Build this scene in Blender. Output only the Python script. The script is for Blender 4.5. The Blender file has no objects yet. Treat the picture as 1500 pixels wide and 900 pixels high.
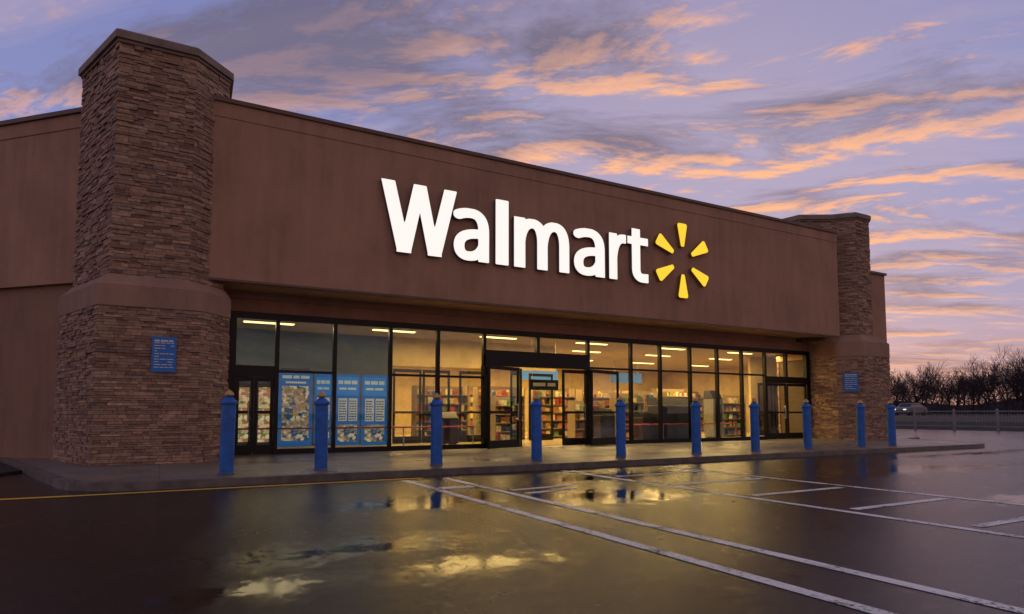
import bpy, math, random
from mathutils import Vector
R=math.radians
sc=bpy.context.scene; C=sc.collection
rnd=random.Random(7)
# ------------------------------------------------------------ survey of the place
FPX=930.0; TH=math.atan(0.5503); PH=R(4.0); H=1.1; CY=605-FPX*math.tan(PH)
Fv=Vector((math.sin(TH)*math.cos(PH),math.cos(TH)*math.cos(PH),math.sin(PH)))
Rv=Vector((math.cos(TH),-math.sin(TH),0)); Uv=Rv.cross(Fv)
def ray(px,py): return Fv+Rv*((px-750)/FPX)+Uv*((CY-py)/FPX)
def onY(px,py,Y):
    d=ray(px,py); t=Y/d.y; return d.x*t, H+d.z*t
def gx(px,Y=16.0): return onY(px,600,Y)[0]
# ------------------------------------------------------------ mesh helpers
class MB:
    def __init__(s): s.v=[];s.f=[];s.c=[]
    def add(s,vs,fs,col=None):
        n=len(s.v); s.v+= [tuple(v) for v in vs]
        for f in fs:
            s.f.append([n+i for i in f]); s.c.append(col or (1,1,1))
    def box(s,x0,y0,z0,x1,y1,z1,col=None):
        vs=[(x0,y0,z0),(x1,y0,z0),(x1,y1,z0),(x0,y1,z0),(x0,y0,z1),(x1,y0,z1),(x1,y1,z1),(x0,y1,z1)]
        s.add(vs,[(0,3,2,1),(4,5,6,7),(0,1,5,4),(1,2,6,5),(2,3,7,6),(3,0,4,7)],col)
    def obox(s,p0,p1,n,d0,d1,z0,z1,col=None):   # box along p0-p1, offset d0..d1 along n
        vs=[]
        for z in (z0,z1):
            for p,d in ((p0,d1),(p1,d1),(p1,d0),(p0,d0)):
                vs.append((p[0]+n[0]*d,p[1]+n[1]*d,z))
        s.add(vs,[(0,3,2,1),(4,5,6,7),(0,1,5,4),(1,2,6,5),(2,3,7,6),(3,0,4,7)],col)
    def prism(s,pts,z0,z1,top=None,col=None):
        n=len(pts); top=top or pts
        vs=[(p[0],p[1],z0) for p in pts]+[(p[0],p[1],z1) for p in top]
        fs=[tuple(range(n))[::-1],tuple(range(n,2*n))]+[(i,(i+1)%n,n+(i+1)%n,n+i) for i in range(n)]
        s.add(vs,fs,col)
    def lathe(s,prof,cx=0,cy=0,n=20):
        k=len(prof); vs=[]
        for r,z in prof:
            for i in range(n):
                a=2*math.pi*i/n; vs.append((cx+r*math.cos(a),cy+r*math.sin(a),z))
        fs=[]
        for j in range(k-1):
            for i in range(n):
                fs.append((j*n+i,j*n+(i+1)%n,(j+1)*n+(i+1)%n,(j+1)*n+i))
        fs.append(tuple(range(n))[::-1]); fs.append(tuple((k-1)*n+i for i in range(n)))
        s.add(vs,fs)
    def tube(s,a,b,ra,rb,n=6):
        a=Vector(a);b=Vector(b); d=(b-a)
        if d.length<1e-6: return
        d.normalize(); u=d.orthogonal().normalized(); w=d.cross(u)
        vs=[]
        for p,r in ((a,ra),(b,rb)):
            for i in range(n):
                t=2*math.pi*i/n; vs.append(p+u*(r*math.cos(t))+w*(r*math.sin(t)))
        s.add(vs,[(i,(i+1)%n,n+(i+1)%n,n+i) for i in range(n)]+[tuple(range(n))[::-1],tuple(range(n,2*n))])
def wloc(o):
    v=Vector((0,0,0))
    while o is not None: v+=Vector(o.location); o=o.parent
    return v
def obj(name,mb,mat,parent=None,smooth=False,bevel=0,origin=None,colattr=False):
    off=wloc(parent) if parent else (Vector(origin) if origin else Vector((0,0,0)))
    me=bpy.data.meshes.new(name)
    me.from_pydata([tuple(Vector(v)-off) for v in mb.v],[],mb.f)
    if colattr:
        ca=me.color_attributes.new('Col','FLOAT_COLOR','CORNER'); i=0
        for p,c in zip(me.polygons,mb.c):
            for _ in p.loop_indices: ca.data[i].color=(c[0],c[1],c[2],1); i+=1
    if smooth:
        for p in me.polygons: p.use_smooth=True
    me.materials.append(mat)
    o=bpy.data.objects.new(name,me); C.objects.link(o)
    if parent: o.parent=parent
    elif origin: o.location=origin
    if bevel:
        m=o.modifiers.new('b','BEVEL'); m.width=bevel; m.segments=2; m.limit_method='ANGLE'
    return o
def tag(o,label,cat,group=None,kind=None):
    if label: o['label']=label
    if cat: o['category']=cat
    if group: o['group']=group
    if kind: o['kind']=kind
    return o
def thing(name,loc,label,cat,group=None):
    o=bpy.data.objects.new(name,None); C.objects.link(o); o.location=loc; o.empty_display_size=.3
    return tag(o,label,cat,group)
def structure(name,mb,mat,label=None,cat=None,**k):
    return tag(obj(name,mb,mat,**k),label,cat,kind='structure')
def copytree(o,parent=None):
    c=o.copy(); C.objects.link(c); c.parent=parent
    for ch in list(o.children): copytree(ch,c)
    return c
# ------------------------------------------------------------ materials
def mat(name,col=(.5,.5,.5),rough=.6,metal=0,emis=None,es=0,noise=None,bump=None,coat=0):
    m=bpy.data.materials.new(name); m.use_nodes=True; nt=m.node_tree; b=nt.nodes['Principled BSDF']
    b.inputs['Base Color'].default_value=(*col,1); b.inputs['Roughness'].default_value=rough; b.inputs['Metallic'].default_value=metal
    if emis: b.inputs['Emission Color'].default_value=(*emis,1); b.inputs['Emission Strength'].default_value=es
    if noise or bump:
        tc=nt.nodes.new('ShaderNodeTexCoord')
    if noise:   # (scale, amount)
        n=nt.nodes.new('ShaderNodeTexNoise'); n.inputs['Scale'].default_value=noise[0]; n.inputs['Detail'].default_value=6; n.inputs['Roughness'].default_value=.65
        nt.links.new(tc.outputs['Object'],n.inputs['Vector'])
        r=nt.nodes.new('ShaderNodeValToRGB'); a=noise[1]
        r.color_ramp.elements[0].position=.3; r.color_ramp.elements[1].position=.7
        r.color_ramp.elements[0].color=(*[c*(1-a) for c in col],1); r.color_ramp.elements[1].color=(*[min(1,c*(1+a)) for c in col],1)
        nt.links.new(n.outputs['Fac'],r.inputs['Fac']); nt.links.new(r.outputs['Color'],b.inputs['Base Color'])
    if bump:    # (scale,strength,dist)
        n=nt.nodes.new('ShaderNodeTexNoise'); n.inputs['Scale'].default_value=bump[0]; n.inputs['Detail'].default_value=5
        nt.links.new(tc.outputs['Object'],n.inputs['Vector'])
        bp=nt.nodes.new('ShaderNodeBump'); bp.inputs['Strength'].default_value=bump[1]; bp.inputs['Distance'].default_value=bump[2]
        nt.links.new(n.outputs['Fac'],bp.inputs['Height']); nt.links.new(bp.outputs['Normal'],b.inputs['Normal'])
    return m
def node(nt,t,**k):
    n=nt.nodes.new(t)
    for a,v in k.items(): setattr(n,a,v)
    return n
def mth(nt,op,a,b=None,clamp=False):
    n=node(nt,'ShaderNodeMath',operation=op,use_clamp=clamp)
    for i,x in enumerate((a,b)):
        if x is None: continue
        if isinstance(x,(int,float)): n.inputs[i].default_value=x
        else: nt.links.new(x,n.inputs[i])
    return n.outputs[0]
def ramp(nt,fac,stops):
    r=node(nt,'ShaderNodeValToRGB'); e=r.color_ramp.elements
    while len(e)<len(stops): e.new(.5)
    for el,(p,c) in zip(e,stops):
        el.position=p; el.color=(*c,1) if not isinstance(c,(int,float)) else (c,c,c,1)
    nt.links.new(fac,r.inputs['Fac']); return r.outputs['Color']
def mixc(nt,f,a,b,blend='MIX'):
    n=node(nt,'ShaderNodeMix',data_type='RGBA',blend_type=blend)
    for i,x in ((0,f),(6,a),(7,b)):
        if isinstance(x,(int,float)): n.inputs[i].default_value=x
        elif isinstance(x,tuple): n.inputs[i].default_value=(*x,1)
        else: nt.links.new(x,n.inputs[i])
    return n.outputs[2]
def noise(nt,vec,scale,detail=5,rough=.55,dist=0):
    n=node(nt,'ShaderNodeTexNoise'); n.inputs['Scale'].default_value=scale; n.inputs['Detail'].default_value=detail
    n.inputs['Roughness'].default_value=rough; n.inputs['Distortion'].default_value=dist
    if vec is not None: nt.links.new(vec,n.inputs['Vector'])
    return n.outputs['Fac']
def stucco(name,col):
    m=mat(name,col,.85); nt=m.node_tree; b=nt.nodes['Principled BSDF']; tc=node(nt,'ShaderNodeTexCoord').outputs['Object']
    n1=noise(nt,tc,.6,5,.6); mp=node(nt,'ShaderNodeMapping'); mp.inputs['Scale'].default_value=(3,3,.35); nt.links.new(tc,mp.inputs['Vector'])
    n2=noise(nt,mp.outputs[0],1.2,4,.6); n3=noise(nt,tc,45,3,.6)
    s=mth(nt,'ADD',mth(nt,'MULTIPLY',n1,.45),mth(nt,'ADD',mth(nt,'MULTIPLY',n2,.3),mth(nt,'MULTIPLY',n3,.25)))
    c=ramp(nt,s,[(.3,tuple(x*.60 for x in col)),(.5,col),(.7,tuple(x*1.3 for x in col))])
    nt.links.new(c,b.inputs['Base Color'])
    bp=node(nt,'ShaderNodeBump'); bp.inputs['Strength'].default_value=.55; bp.inputs['Distance'].default_value=.015
    nt.links.new(noise(nt,tc,55,4,.7),bp.inputs['Height']); nt.links.new(bp.outputs[0],b.inputs['Normal'])
    return m
M={}
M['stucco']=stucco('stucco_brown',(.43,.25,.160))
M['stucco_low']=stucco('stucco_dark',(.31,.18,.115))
M['coping']=mat('coping_metal',(.15,.09,.06),.5,noise=(2,.2))
M['belt']=stucco('cast_stone',(.38,.235,.16))
M['cap']=mat('cap_stone',(.26,.20,.155),.8,noise=(3,.3),bump=(30,.4,.01))
def stone_mat():
    m=mat('ledge_stone',(.2,.13,.1),.85); nt=m.node_tree; b=nt.nodes['Principled BSDF']
    at=node(nt,'ShaderNodeAttribute',attribute_name='Col'); tc=node(nt,'ShaderNodeTexCoord').outputs['Object']
    n=noise(nt,tc,14,6,.7); k=ramp(nt,n,[(.25,.6),(.75,1.4)])
    nt.links.new(mixc(nt,1.0,at.outputs['Color'],k,'MULTIPLY'),b.inputs['Base Color'])
    bp=node(nt,'ShaderNodeBump'); bp.inputs['Strength'].default_value=.8; bp.inputs['Distance'].default_value=.02
    nt.links.new(noise(nt,tc,28,6,.7),bp.inputs['Height']); nt.links.new(bp.outputs[0],b.inputs['Normal'])
    return m
M['stone']=stone_mat()
M['mortar']=mat('mortar_core',(.10,.068,.05),.9)
M['frame']=mat('bronze_frame',(.014,.013,.013),.35,.6)
M['steel']=mat('brushed_steel',(.5,.5,.5),.3,1)
M['blue']=mat('bollard_blue',(.010,.135,.50),.36,noise=(6,.3),bump=(25,.1,.004))
M['gold']=mat('bollard_knob_gold',(.6,.38,.15),.4,.2,noise=(20,.3))
M['signblue']=mat('sign_blue',(.015,.19,.60),.4)
M['white']=mat('white_paint',(.75,.75,.73),.5)
M['face']=mat('lit_letter_face',(.8,.8,.78),.4,emis=(1,.96,.88),es=.86,noise=None)
M['ret']=mat('letter_return',(.16,.15,.15),.5)
M['yface']=mat('lit_yellow_face',(.8,.55,.03),.4,emis=(1,.70,.035),es=.86)
M['yret']=mat('yellow_return',(.3,.17,.02),.5)
M['roof']=mat('roof_membrane',(.2,.2,.2),.8,noise=(1,.2))
M['cream']=mat('interior_cream',(.60,.46,.22),.8,noise=(1.5,.2))
M['greywall']=mat('interior_dark_blue_grey',(.03,.06,.09),.6,noise=(1.5,.25))  # on the partitions this tone imitates cool reflections in the glass
M['ceil']=mat('ceiling_tile',(.38,.30,.17),.8,noise=(2,.12))
M['tile']=mat('shop_floor_tile',(.42,.32,.18),.25,noise=(1.2,.15))
M['lamp']=mat('fluorescent_tube',(.8,.8,.7),.5,emis=(1,.73,.28),es=3.0)
M['black']=mat('black_plastic',(.008,.008,.010),.3,noise=(8,.3))
M['red']=mat('red_paint',(.5,.03,.02),.4,noise=(6,.2))
M['dkred']=mat('dark_laminate',(.035,.016,.014),.4,noise=(6,.3))
M['panelgrey']=mat('grey_laminate',(.22,.21,.19),.5,noise=(6,.2))
M['shelf']=mat('shelf_metal',(.30,.22,.12),.5)
M['mulch']=mat('mulch',(.035,.025,.02),.95,noise=(8,.5),bump=(18,1,.05))
M['bark']=mat('bare_bark',(.05,.038,.042),.9)
M['twigs']=mat('far_twigs',(.05,.038,.043),.95)
M['bushes']=mat('dark_scrub',(.030,.025,.028),.95)
M['hill']=mat('hill_dark',(.05,.048,.055),.95,noise=(.02,.4))
M['grass']=mat('dormant_grass',(.045,.043,.026),.95,noise=(1.5,.4),bump=(10,.5,.05))
M['fence']=mat('galvanised_fence',(.25,.25,.26),.5,noise=(3,.2))
M['carpaint']=mat('grey_car_paint',(.20,.20,.22),.3,.4)
M['tyre']=mat('rubber',(.02,.02,.02),.8)
M['carglass']=mat('car_glass',(.02,.02,.025),.05)
M['head']=mat('headlight',(.9,.9,.85),.2,emis=(1,.9,.75),es=1)
def glassmat():
    m=bpy.data.materials.new('shop_glass'); m.use_nodes=True; nt=m.node_tree; nt.nodes.clear()
    o=node(nt,'ShaderNodeOutputMaterial'); mx=node(nt,'ShaderNodeMixShader'); lw=node(nt,'ShaderNodeLayerWeight'); lw.inputs['Blend'].default_value=.22
    t=node(nt,'ShaderNodeBsdfTransparent'); t.inputs['Color'].default_value=(.88,.87,.80,1); g=node(nt,'ShaderNodeBsdfGlossy'); g.inputs['Roughness'].default_value=.01; g.inputs['Color'].default_value=(.66,.92,1,1)
    f=mth(nt,'ADD',mth(nt,'MULTIPLY',lw.outputs['Fresnel'],1.0),.07,True)
    nt.links.new(f,mx.inputs[0]); nt.links.new(t.outputs[0],mx.inputs[1]); nt.links.new(g.outputs[0],mx.inputs[2]); nt.links.new(mx.outputs[0],o.inputs[0])
    return m
M['glass']=glassmat()
def asphalt():
    m=mat('wet_asphalt',(.03,.03,.03),.4); nt=m.node_tree; b=nt.nodes['Principled BSDF']
    b.inputs['IOR'].default_value=1.45
    tc=node(nt,'ShaderNodeTexCoord').outputs['Object']
    # standing water lies in shallow hollows of the lot
    best=None
    for cx_,cy_,rx_,ry_ in ((.55,4.3,.8,.36),(2.0,4.25,.95,.34),(1.2,5.2,1.2,.5),(2.9,7.6,1.3,.9),(5.2,6.8,1.4,1.0),(6.6,8.8,2.2,.8),(13.5,7.2,3.4,1.0),(19,9.2,5,.6),(9.8,4.0,1.2,.5),(-2.5,7.8,1.2,.5)):
        mp=node(nt,'ShaderNodeMapping',vector_type='POINT'); mp.inputs['Location'].default_value=(-cx_/rx_,-cy_/ry_,0); mp.inputs['Scale'].default_value=(1/rx_,1/ry_,0)
        nt.links.new(tc,mp.inputs['Vector']); ln=node(nt,'ShaderNodeVectorMath',operation='LENGTH'); nt.links.new(mp.outputs[0],ln.inputs[0])
        v=mth(nt,'SUBTRACT',1.0,ln.outputs['Value']); best=v if best is None else mth(nt,'MAXIMUM',best,v)
    best=mth(nt,'MAXIMUM',best,-.35)
    pn=noise(nt,tc,3.6,9,.78,.4); pn2=noise(nt,tc,.6,5,.6,.2)
    pf=mth(nt,'ADD',mth(nt,'MULTIPLY',best,.17),mth(nt,'ADD',mth(nt,'MULTIPLY',pn,.7),mth(nt,'MULTIPLY',pn2,.3))); pud=ramp(nt,pf,[(.49,0),(.62,1)])
    big=noise(nt,tc,.9,6,.7); fine=noise(nt,tc,160,2,.6); med=noise(nt,tc,11,6,.7); mid=noise(nt,tc,55,4,.75)
    col=ramp(nt,mth(nt,'ADD',mth(nt,'MULTIPLY',fine,.6),mth(nt,'MULTIPLY',big,.4)),[(.36,(.0015,.002,.003)),(.52,(.005,.006,.008)),(.68,(.026,.029,.035))])
    col2=mixc(nt,pud,col,(.0025,.003,.004)); nt.links.new(col2,b.inputs['Base Color'])
    rr=ramp(nt,mth(nt,'ADD',mth(nt,'MULTIPLY',big,.45),mth(nt,'MULTIPLY',med,.55)),[(.38,.08),(.62,.25)])
    inv=mth(nt,'SUBTRACT',1,pud)
    r=mth(nt,'ADD',mth(nt,'MULTIPLY',rr,inv),.03); nt.links.new(r,b.inputs['Roughness'])
    hgt=mth(nt,'ADD',mth(nt,'MULTIPLY',fine,.5),mth(nt,'MULTIPLY',mid,.5))
    bp=node(nt,'ShaderNodeBump'); bp.inputs['Distance'].default_value=.009; nt.links.new(mth(nt,'ADD',mth(nt,'MULTIPLY',inv,.40),.02),bp.inputs['Strength'])
    nt.links.new(hgt,bp.inputs['Height'])
    bp2=node(nt,'ShaderNodeBump'); bp2.inputs['Distance'].default_value=.015; bp2.inputs['Strength'].default_value=.06
    nt.links.new(med,bp2.inputs['Height']); nt.links.new(bp.outputs[0],bp2.inputs['Normal']); nt.links.new(bp2.outputs[0],b.inputs['Normal'])
    return m
M['asphalt']=asphalt()
def paint(name,col,lo=.40):
    m=mat(name,col,.45); nt=m.node_tree; b=nt.nodes['Principled BSDF']; tc=node(nt,'ShaderNodeTexCoord').outputs['Object']
    w=ramp(nt,mth(nt,'ADD',mth(nt,'MULTIPLY',noise(nt,tc,30,5,.7),.5),mth(nt,'MULTIPLY',noise(nt,tc,2.2,4,.6),.5)),[(lo,(.03,.03,.03)),(lo+.05,tuple(c*.8 for c in col)),(lo+.12,col)])
    nt.links.new(w,b.inputs['Base Color'])
    bp=node(nt,'ShaderNodeBump'); bp.inputs['Distance'].default_value=.008; bp.inputs['Strength'].default_value=.5
    nt.links.new(noise(nt,tc,110,2,.6),bp.inputs['Height']); nt.links.new(bp.outputs[0],b.inputs['Normal'])
    return m
M['wpaint']=paint('worn_white_marking',(.92,.92,.84),.42); M['ypaint']=paint('worn_yellow_marking',(.95,.52,.04),.32)
def concrete():
    m=mat('wet_concrete',(.2,.18,.16),.5); nt=m.node_tree; b=nt.nodes['Principled BSDF']; tc=node(nt,'ShaderNodeTexCoord').outputs['Object']
    n=mth(nt,'ADD',mth(nt,'MULTIPLY',noise(nt,tc,.8,6,.65),.5),mth(nt,'MULTIPLY',noise(nt,tc,60,3,.6),.5))
    c=ramp(nt,n,[(.35,(.11,.097,.085)),(.52,(.20,.18,.158)),(.66,(.31,.28,.245))])
    br=node(nt,'ShaderNodeTexBrick'); br.offset=0; br.inputs['Scale'].default_value=1; br.inputs['Brick Width'].default_value=3.2; br.inputs['Row Height'].default_value=2.9
    br.inputs['Mortar Size'].default_value=.008; br.inputs['Color1'].default_value=(1,1,1,1); br.inputs['Color2'].default_value=(.95,.95,.95,1); br.inputs['Mortar'].default_value=(.45,.45,.45,1)
    nt.links.new(tc,br.inputs['Vector'])
    nt.links.new(mixc(nt,1.0,c,br.outputs['Color'],'MULTIPLY'),b.inputs['Base Color'])
    nt.links.new(ramp(nt,noise(nt,tc,.7,4,.6),[(.35,.26),(.65,.5)]),b.inputs['Roughness'])
    bp=node(nt,'ShaderNodeBump'); bp.inputs['Distance'].default_value=.006; bp.inputs['Strength'].default_value=.4
    nt.links.new(noise(nt,tc,80,3,.6),bp.inputs['Height']); nt.links.new(bp.outputs[0],b.inputs['Normal'])
    return m
M['concrete']=concrete(); M['kerb']=mat('kerb_concrete',(.13,.115,.10),.45,noise=(4,.5),bump=(50,.4,.006))
# ------------------------------------------------------------ world
w=bpy.data.worlds.new('World'); sc.world=w; w.use_nodes=True; nt=w.node_tree; bg=nt.nodes['Background']
tc=node(nt,'ShaderNodeTexCoord').outputs['Generated']; sp=node(nt,'ShaderNodeSeparateXYZ'); nt.links.new(tc,sp.inputs[0])
z=mth(nt,'MAXIMUM',sp.outputs[2],0.0); zz=mth(nt,'ADD',z,.12)
cb=node(nt,'ShaderNodeCombineXYZ'); nt.links.new(mth(nt,'DIVIDE',sp.outputs[0],zz),cb.inputs[0]); nt.links.new(mth(nt,'DIVIDE',sp.outputs[1],zz),cb.inputs[1])
rot=node(nt,'ShaderNodeVectorRotate',rotation_type='Z_AXIS'); rot.inputs['Angle'].default_value=TH+R(10); nt.links.new(cb.outputs[0],rot.inputs['Vector'])
def cloudvec(dx,dy,sx,sy):
    mp=node(nt,'ShaderNodeMapping'); mp.inputs['Location'].default_value=(dx,dy,0); mp.inputs['Scale'].default_value=(sx,sy,1); nt.links.new(rot.outputs[0],mp.inputs['Vector']); return mp.outputs[0]
base=ramp(nt,z,[(0,(.55,.28,.25)),(.05,(.46,.29,.34)),(.14,(.35,.31,.50)),(.30,(.27,.29,.55)),(.55,(.20,.22,.47)),(1,(.16,.165,.28))])
gd=Vector((math.sin(R(44)),math.cos(R(44)),.33)).normalized()
vd=node(nt,'ShaderNodeVectorMath',operation='DOT_PRODUCT'); nt.links.new(tc,vd.inputs[0]); vd.inputs[1].default_value=gd
gl=ramp(nt,vd.outputs['Value'],[(.87,0),(.99,1)])
base=mixc(nt,mth(nt,'MULTIPLY',gl,.40),base,(.66,.49,.50))
def layer(dx,dy,sx,sy,sc_,det,rg_,ds):
    return noise(nt,cloudvec(dx,dy,sx,sy),sc_,det,rg_,ds)
A=layer(3.1,1.2,.46,1.05,2.6,11,.64,.4)
A2=layer(3.115,1.255,.46,1.05,2.6,11,.64,.4)
big_=layer(9.0,2.0,.5,1.0,.8,3,.5,0)
cm=mth(nt,'ADD',A,mth(nt,'MULTIPLY',mth(nt,'SUBTRACT',big_,.5),.35))
cov=ramp(nt,cm,[(.46,0),(.60,1)])
lit=mth(nt,'MULTIPLY',mth(nt,'SUBTRACT',A,A2),14.0,True)
edge=ramp(nt,cm,[(.40,0),(.49,1),(.66,.3)])
glow=ramp(nt,z,[(0,.75),(.28,1),(.42,.85),(.54,.62),(.8,.2)])
Bn=layer(7.7,4.4,.32,1.15,3.4,9,.62,.5); wisp=ramp(nt,Bn,[(.48,0),(.68,.85)])
dark=mixc(nt,ramp(nt,z,[(0,0),(.5,1)]),(.235,.17,.235),(.15,.125,.185))
c1=mixc(nt,mth(nt,'MULTIPLY',wisp,.5),base,(.56,.42,.50))
c2=mixc(nt,mth(nt,'MULTIPLY',cov,.80),c1,dark)
gk=mth(nt,'ADD',mth(nt,'MULTIPLY',gl,.7),.50)
lf=mth(nt,'MULTIPLY',mth(nt,'MULTIPLY',mth(nt,'MULTIPLY',lit,edge),glow),gk,True)
c3=mixc(nt,lf,c2,(1.0,.49,.27))
# unseen sky behind the camera tinted warmer to warm the ambient light
back=ramp(nt,mth(nt,'ADD',mth(nt,'MULTIPLY',sp.outputs[1],-.5),.5),[(.5,0),(.8,1)])
c3=mixc(nt,back,c3,mixc(nt,1.0,c3,(1.20,1.04,.78),'MULTIPLY'))
sky=node(nt,'ShaderNodeTexSky',sky_type='NISHITA'); sky.sun_disc=False; sky.sun_elevation=R(2); sky.sun_rotation=R(50)
c4=mixc(nt,.012,c3,sky.outputs[0],'ADD')
nt.links.new(c4,bg.inputs['Color']); bg.inputs['Strength'].default_value=1.0
sun=bpy.data.lights.new('sun','SUN'); sun.energy=.25; sun.angle=R(12); sun.color=(1,.7,.5)
so=bpy.data.objects.new('sun',sun); C.objects.link(so)
sd=Vector((math.sin(R(50))*math.cos(R(4)),math.cos(R(50))*math.cos(R(4)),math.sin(R(4)))); so.rotation_euler=(-sd).to_track_quat('-Z','Y').to_euler()
# ------------------------------------------------------------ camera
cd=bpy.data.cameras.new('camera'); cam=bpy.data.objects.new('camera',cd); C.objects.link(cam); sc.camera=cam
cam.location=(0,0,H); cd.sensor_width=36; cd.lens=FPX/1500*36; cd.shift_y=(CY-450)/1500; cd.clip_end=3000
cam.rotation_euler=(R(90)+PH,0,-TH)
sc.view_settings.view_transform='Standard'
# ------------------------------------------------------------ ground
g=MB(); g.add([(-900,-900,-.03),(900,-900,-.03),(900,900,-.03),(-900,900,-.03)],[(0,1,2,3)])
structure('ground',g,M['grass'],'dark dormant grass ground reaching the horizon','ground')
g=MB(); g.add([(-70,-60,0),(44.2,-60,0),(44.2,75,0),(-70,75,0)],[(0,1,2,3)])
structure('parking_lot',g,M['asphalt'],'wet black asphalt parking lot with puddles','parking lot')
g=MB(); prof=[(46,0),(48,.5),(53,.75),(120,.9),(400,.9)]
for (a,za),(b,zb) in zip(prof,prof[1:]):
    g.add([(a,-120,za-.02),(b,-120,zb-.02),(b,300,zb-.02),(a,300,za-.02)],[(0,1,2,3)])
structure('grass_bank',g,M['grass'],'low dark grass bank beyond the fence','bank')
def arc(cx,cy,r,a0,a1,n): return [(cx+r*math.cos(R(a0+(a1-a0)*i/n)),cy+r*math.sin(R(a0+(a1-a0)*i/n))) for i in range(n+1)]
edge_pts=[(-13,28.5),(-3.1,18.4),(-2.9,17.6)]+arc(-.1,11.75,1.1,196,270,8)+arc(22.4,12.65,2.0,270,360,10)+[(24.9,14.2),(27.0,14.9),(28.9,16),(28.9,30)]
inner=edge_pts+[(20,30),(-13,30)]
g=MB(); g.prism(inner,.0,.12); structure('sidewalk',g,M['concrete'],'damp concrete sidewalk along the shop front','sidewalk')
g=MB(); n=len(edge_pts)
offp=[]
for i,p in enumerate(edge_pts):
    a=Vector(edge_pts[max(i-1,0)]); b=Vector(edge_pts[min(i+1,n-1)]); d=(b-a).normalized(); nn=Vector((d.y,-d.x)); offp.append((p[0]+nn.x*.15,p[1]+nn.y*.15))
vs=[(*p,.124) for p in edge_pts]+[(*p,.118) for p in offp]+[(*p,-.01) for p in offp]
fs=[]
for i in range(n-1): fs+=[(i,n+i,n+i+1,i+1),(n+i,2*n+i,2*n+i+1,n+i+1)]
g.add(vs,fs); structure('kerb',g,M['kerb'],'damp concrete kerb edging the sidewalk','kerb')
g=MB(); g.prism([(-13.5,28.2),(-3.3,18.2),(-3.1,17.5),(-2.2,14.6),(-2.8,13.6),(-5,13.2),(-20,13.4),(-22,28)],.0,.05)
structure('planting_bed',g,M['mulch'],'dark bare planting bed left of the stone tower','planting bed')
g=MB(); zp=.004
def strip(x0,y0,x1,y1,w):
    d=Vector((x1-x0,y1-y0)).normalized()*w/2; nx,ny=-d.y,d.x
    g.add([(x0-nx,y0-ny,zp),(x1-nx,y1-ny,zp),(x1+nx,y1+ny,zp),(x0+nx,y0+ny,zp)][::-1],[(0,1,2,3)])
strip(3.5,-6,3.5,10.0,.12); strip(4.22,-6,4.22,10.0,.12); strip(6.72,-6,6.72,10.2,.12); strip(9.05,-6,9.05,10.0,.12)
for y in (8.85,7.4,5.95,4.55,3.3,1.9): strip(6.95,y,8.85,y,.12)
for x in (11.6,14.2,16.8,19.4): strip(x,-2,x,4.4 if x<13 else 5.2,.1)
strip(3.6,8.7,4.12,8.7,.22); strip(4.4,8.0,5.6,8.15,.12); strip(4.4,7.6,5.3,7.7,.10)
structure('parking_markings',g,M['wpaint'],'worn white parking lines and hatched aisle painted on the asphalt','road marking')
g=MB(); strip(-9,10.6,-1.0,10.24,.15); strip(-1.0,10.24,3.9,10.22,.13)
structure('yellow_line',g,M['ypaint'],'faded yellow line in front of the kerb','road marking')
# ------------------------------------------------------------ building
FY=14.6
zf0=onY(305,410,FY)[1]; zf1=onY(340,147,FY)[1]
zf0=(zf0+onY(1230,490,FY)[1])/2; zf1=(zf1+onY(1225,339,FY)[1])/2
xfl=onY(306,300,FY)[0]; xfr=onY(1228,430,FY)[0]
GT=onY(340,462,16)[1]; GT=(GT+onY(1183,516,16)[1])/2
X0=gx(340); X1=gx(1183)
B_=thing('shop_building',(11,16,0),'long brown stucco superstore front with lit glass entrance','shop building')
def bp(name,mb,m,parent=None,**k): return obj(name,mb,m,parent or B_,**k)
g=MB(); g.box(xfl,FY,zf0,xfr,FY+.4,zf1-.42); g.box(xfl,FY-.015,zf1-.42,xfr,FY+.4,zf1-.1)
g.box(xfl,FY+.4,zf0,xfr,16.3,zf0+.1)
fas=bp('sign_wall',g,M['stucco'])
g=MB(); g.box(xfl-.02,FY-.06,zf1-.1,xfr+.02,FY+.45,zf1); bp('coping',g,M['coping'],fas,bevel=.01)
g=MB(); g.box(xfl,FY-.03,zf0-.05,xfr,FY+.1,zf0-.002); bp('drip_edge',g,M['coping'],fas)
g=MB(); g.box(X0-.3,16.02,GT+.065,X1+.3,16.3,zf0-.003); g.box(X0-.3,15.9,zf0-.16,X1+.3,16.02,zf0-.003)
bp('lintel',g,M['stucco'])
g=MB(); g.prism([(1.0,15.01),(xfr-.3,15.01),(xfr-.3,16.61),(27.39,16.61),(27.39,30),(1.0,30)],6.8,6.95); bp('roof',g,M['roof'])
zr=onY(1300,402,16.3)[1]
g=MB(); g.box(24.0,16.3,.12,27.7,16.6,zr-.1); g.box(27.4,16.603,.12,27.7,30,zr-.1); g.box(-1.5,30.003,.1,27.7,30.3,zr)
g.box(xfr-.2,15.003,zf0+.11,xfr+.1,16.4,zr-.2)
rw=bp('wall',g,M['stucco'])
g=MB(); g.box(23.9,16.22,zr-.098,27.76,16.66,zr); bp('coping',g,M['coping'],rw)
za=onY(108,155,16.4)[1]; P0=(-1.35,16.25); P1=(-12.5,27.4); dn=(-.7071,-.7071)
zl=onY(97,412,16.4)[1]; zb=onY(95,450,16.4)[1]
g=MB(); g.obox(P1,P0,dn,-.5,.12,zl,za-.42); g.obox(P1,P0,dn,-.5,.14,za-.42,za-.1)
lw=bp('wall',g,M['stucco'])
g=MB(); g.obox(P1,P0,dn,-.5,.0,zb,zl-.003); g.obox(P1,P0,dn,-.5,.08,.05,zb-.003); bp('lower_wall',g,M['stucco_low'])
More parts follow.
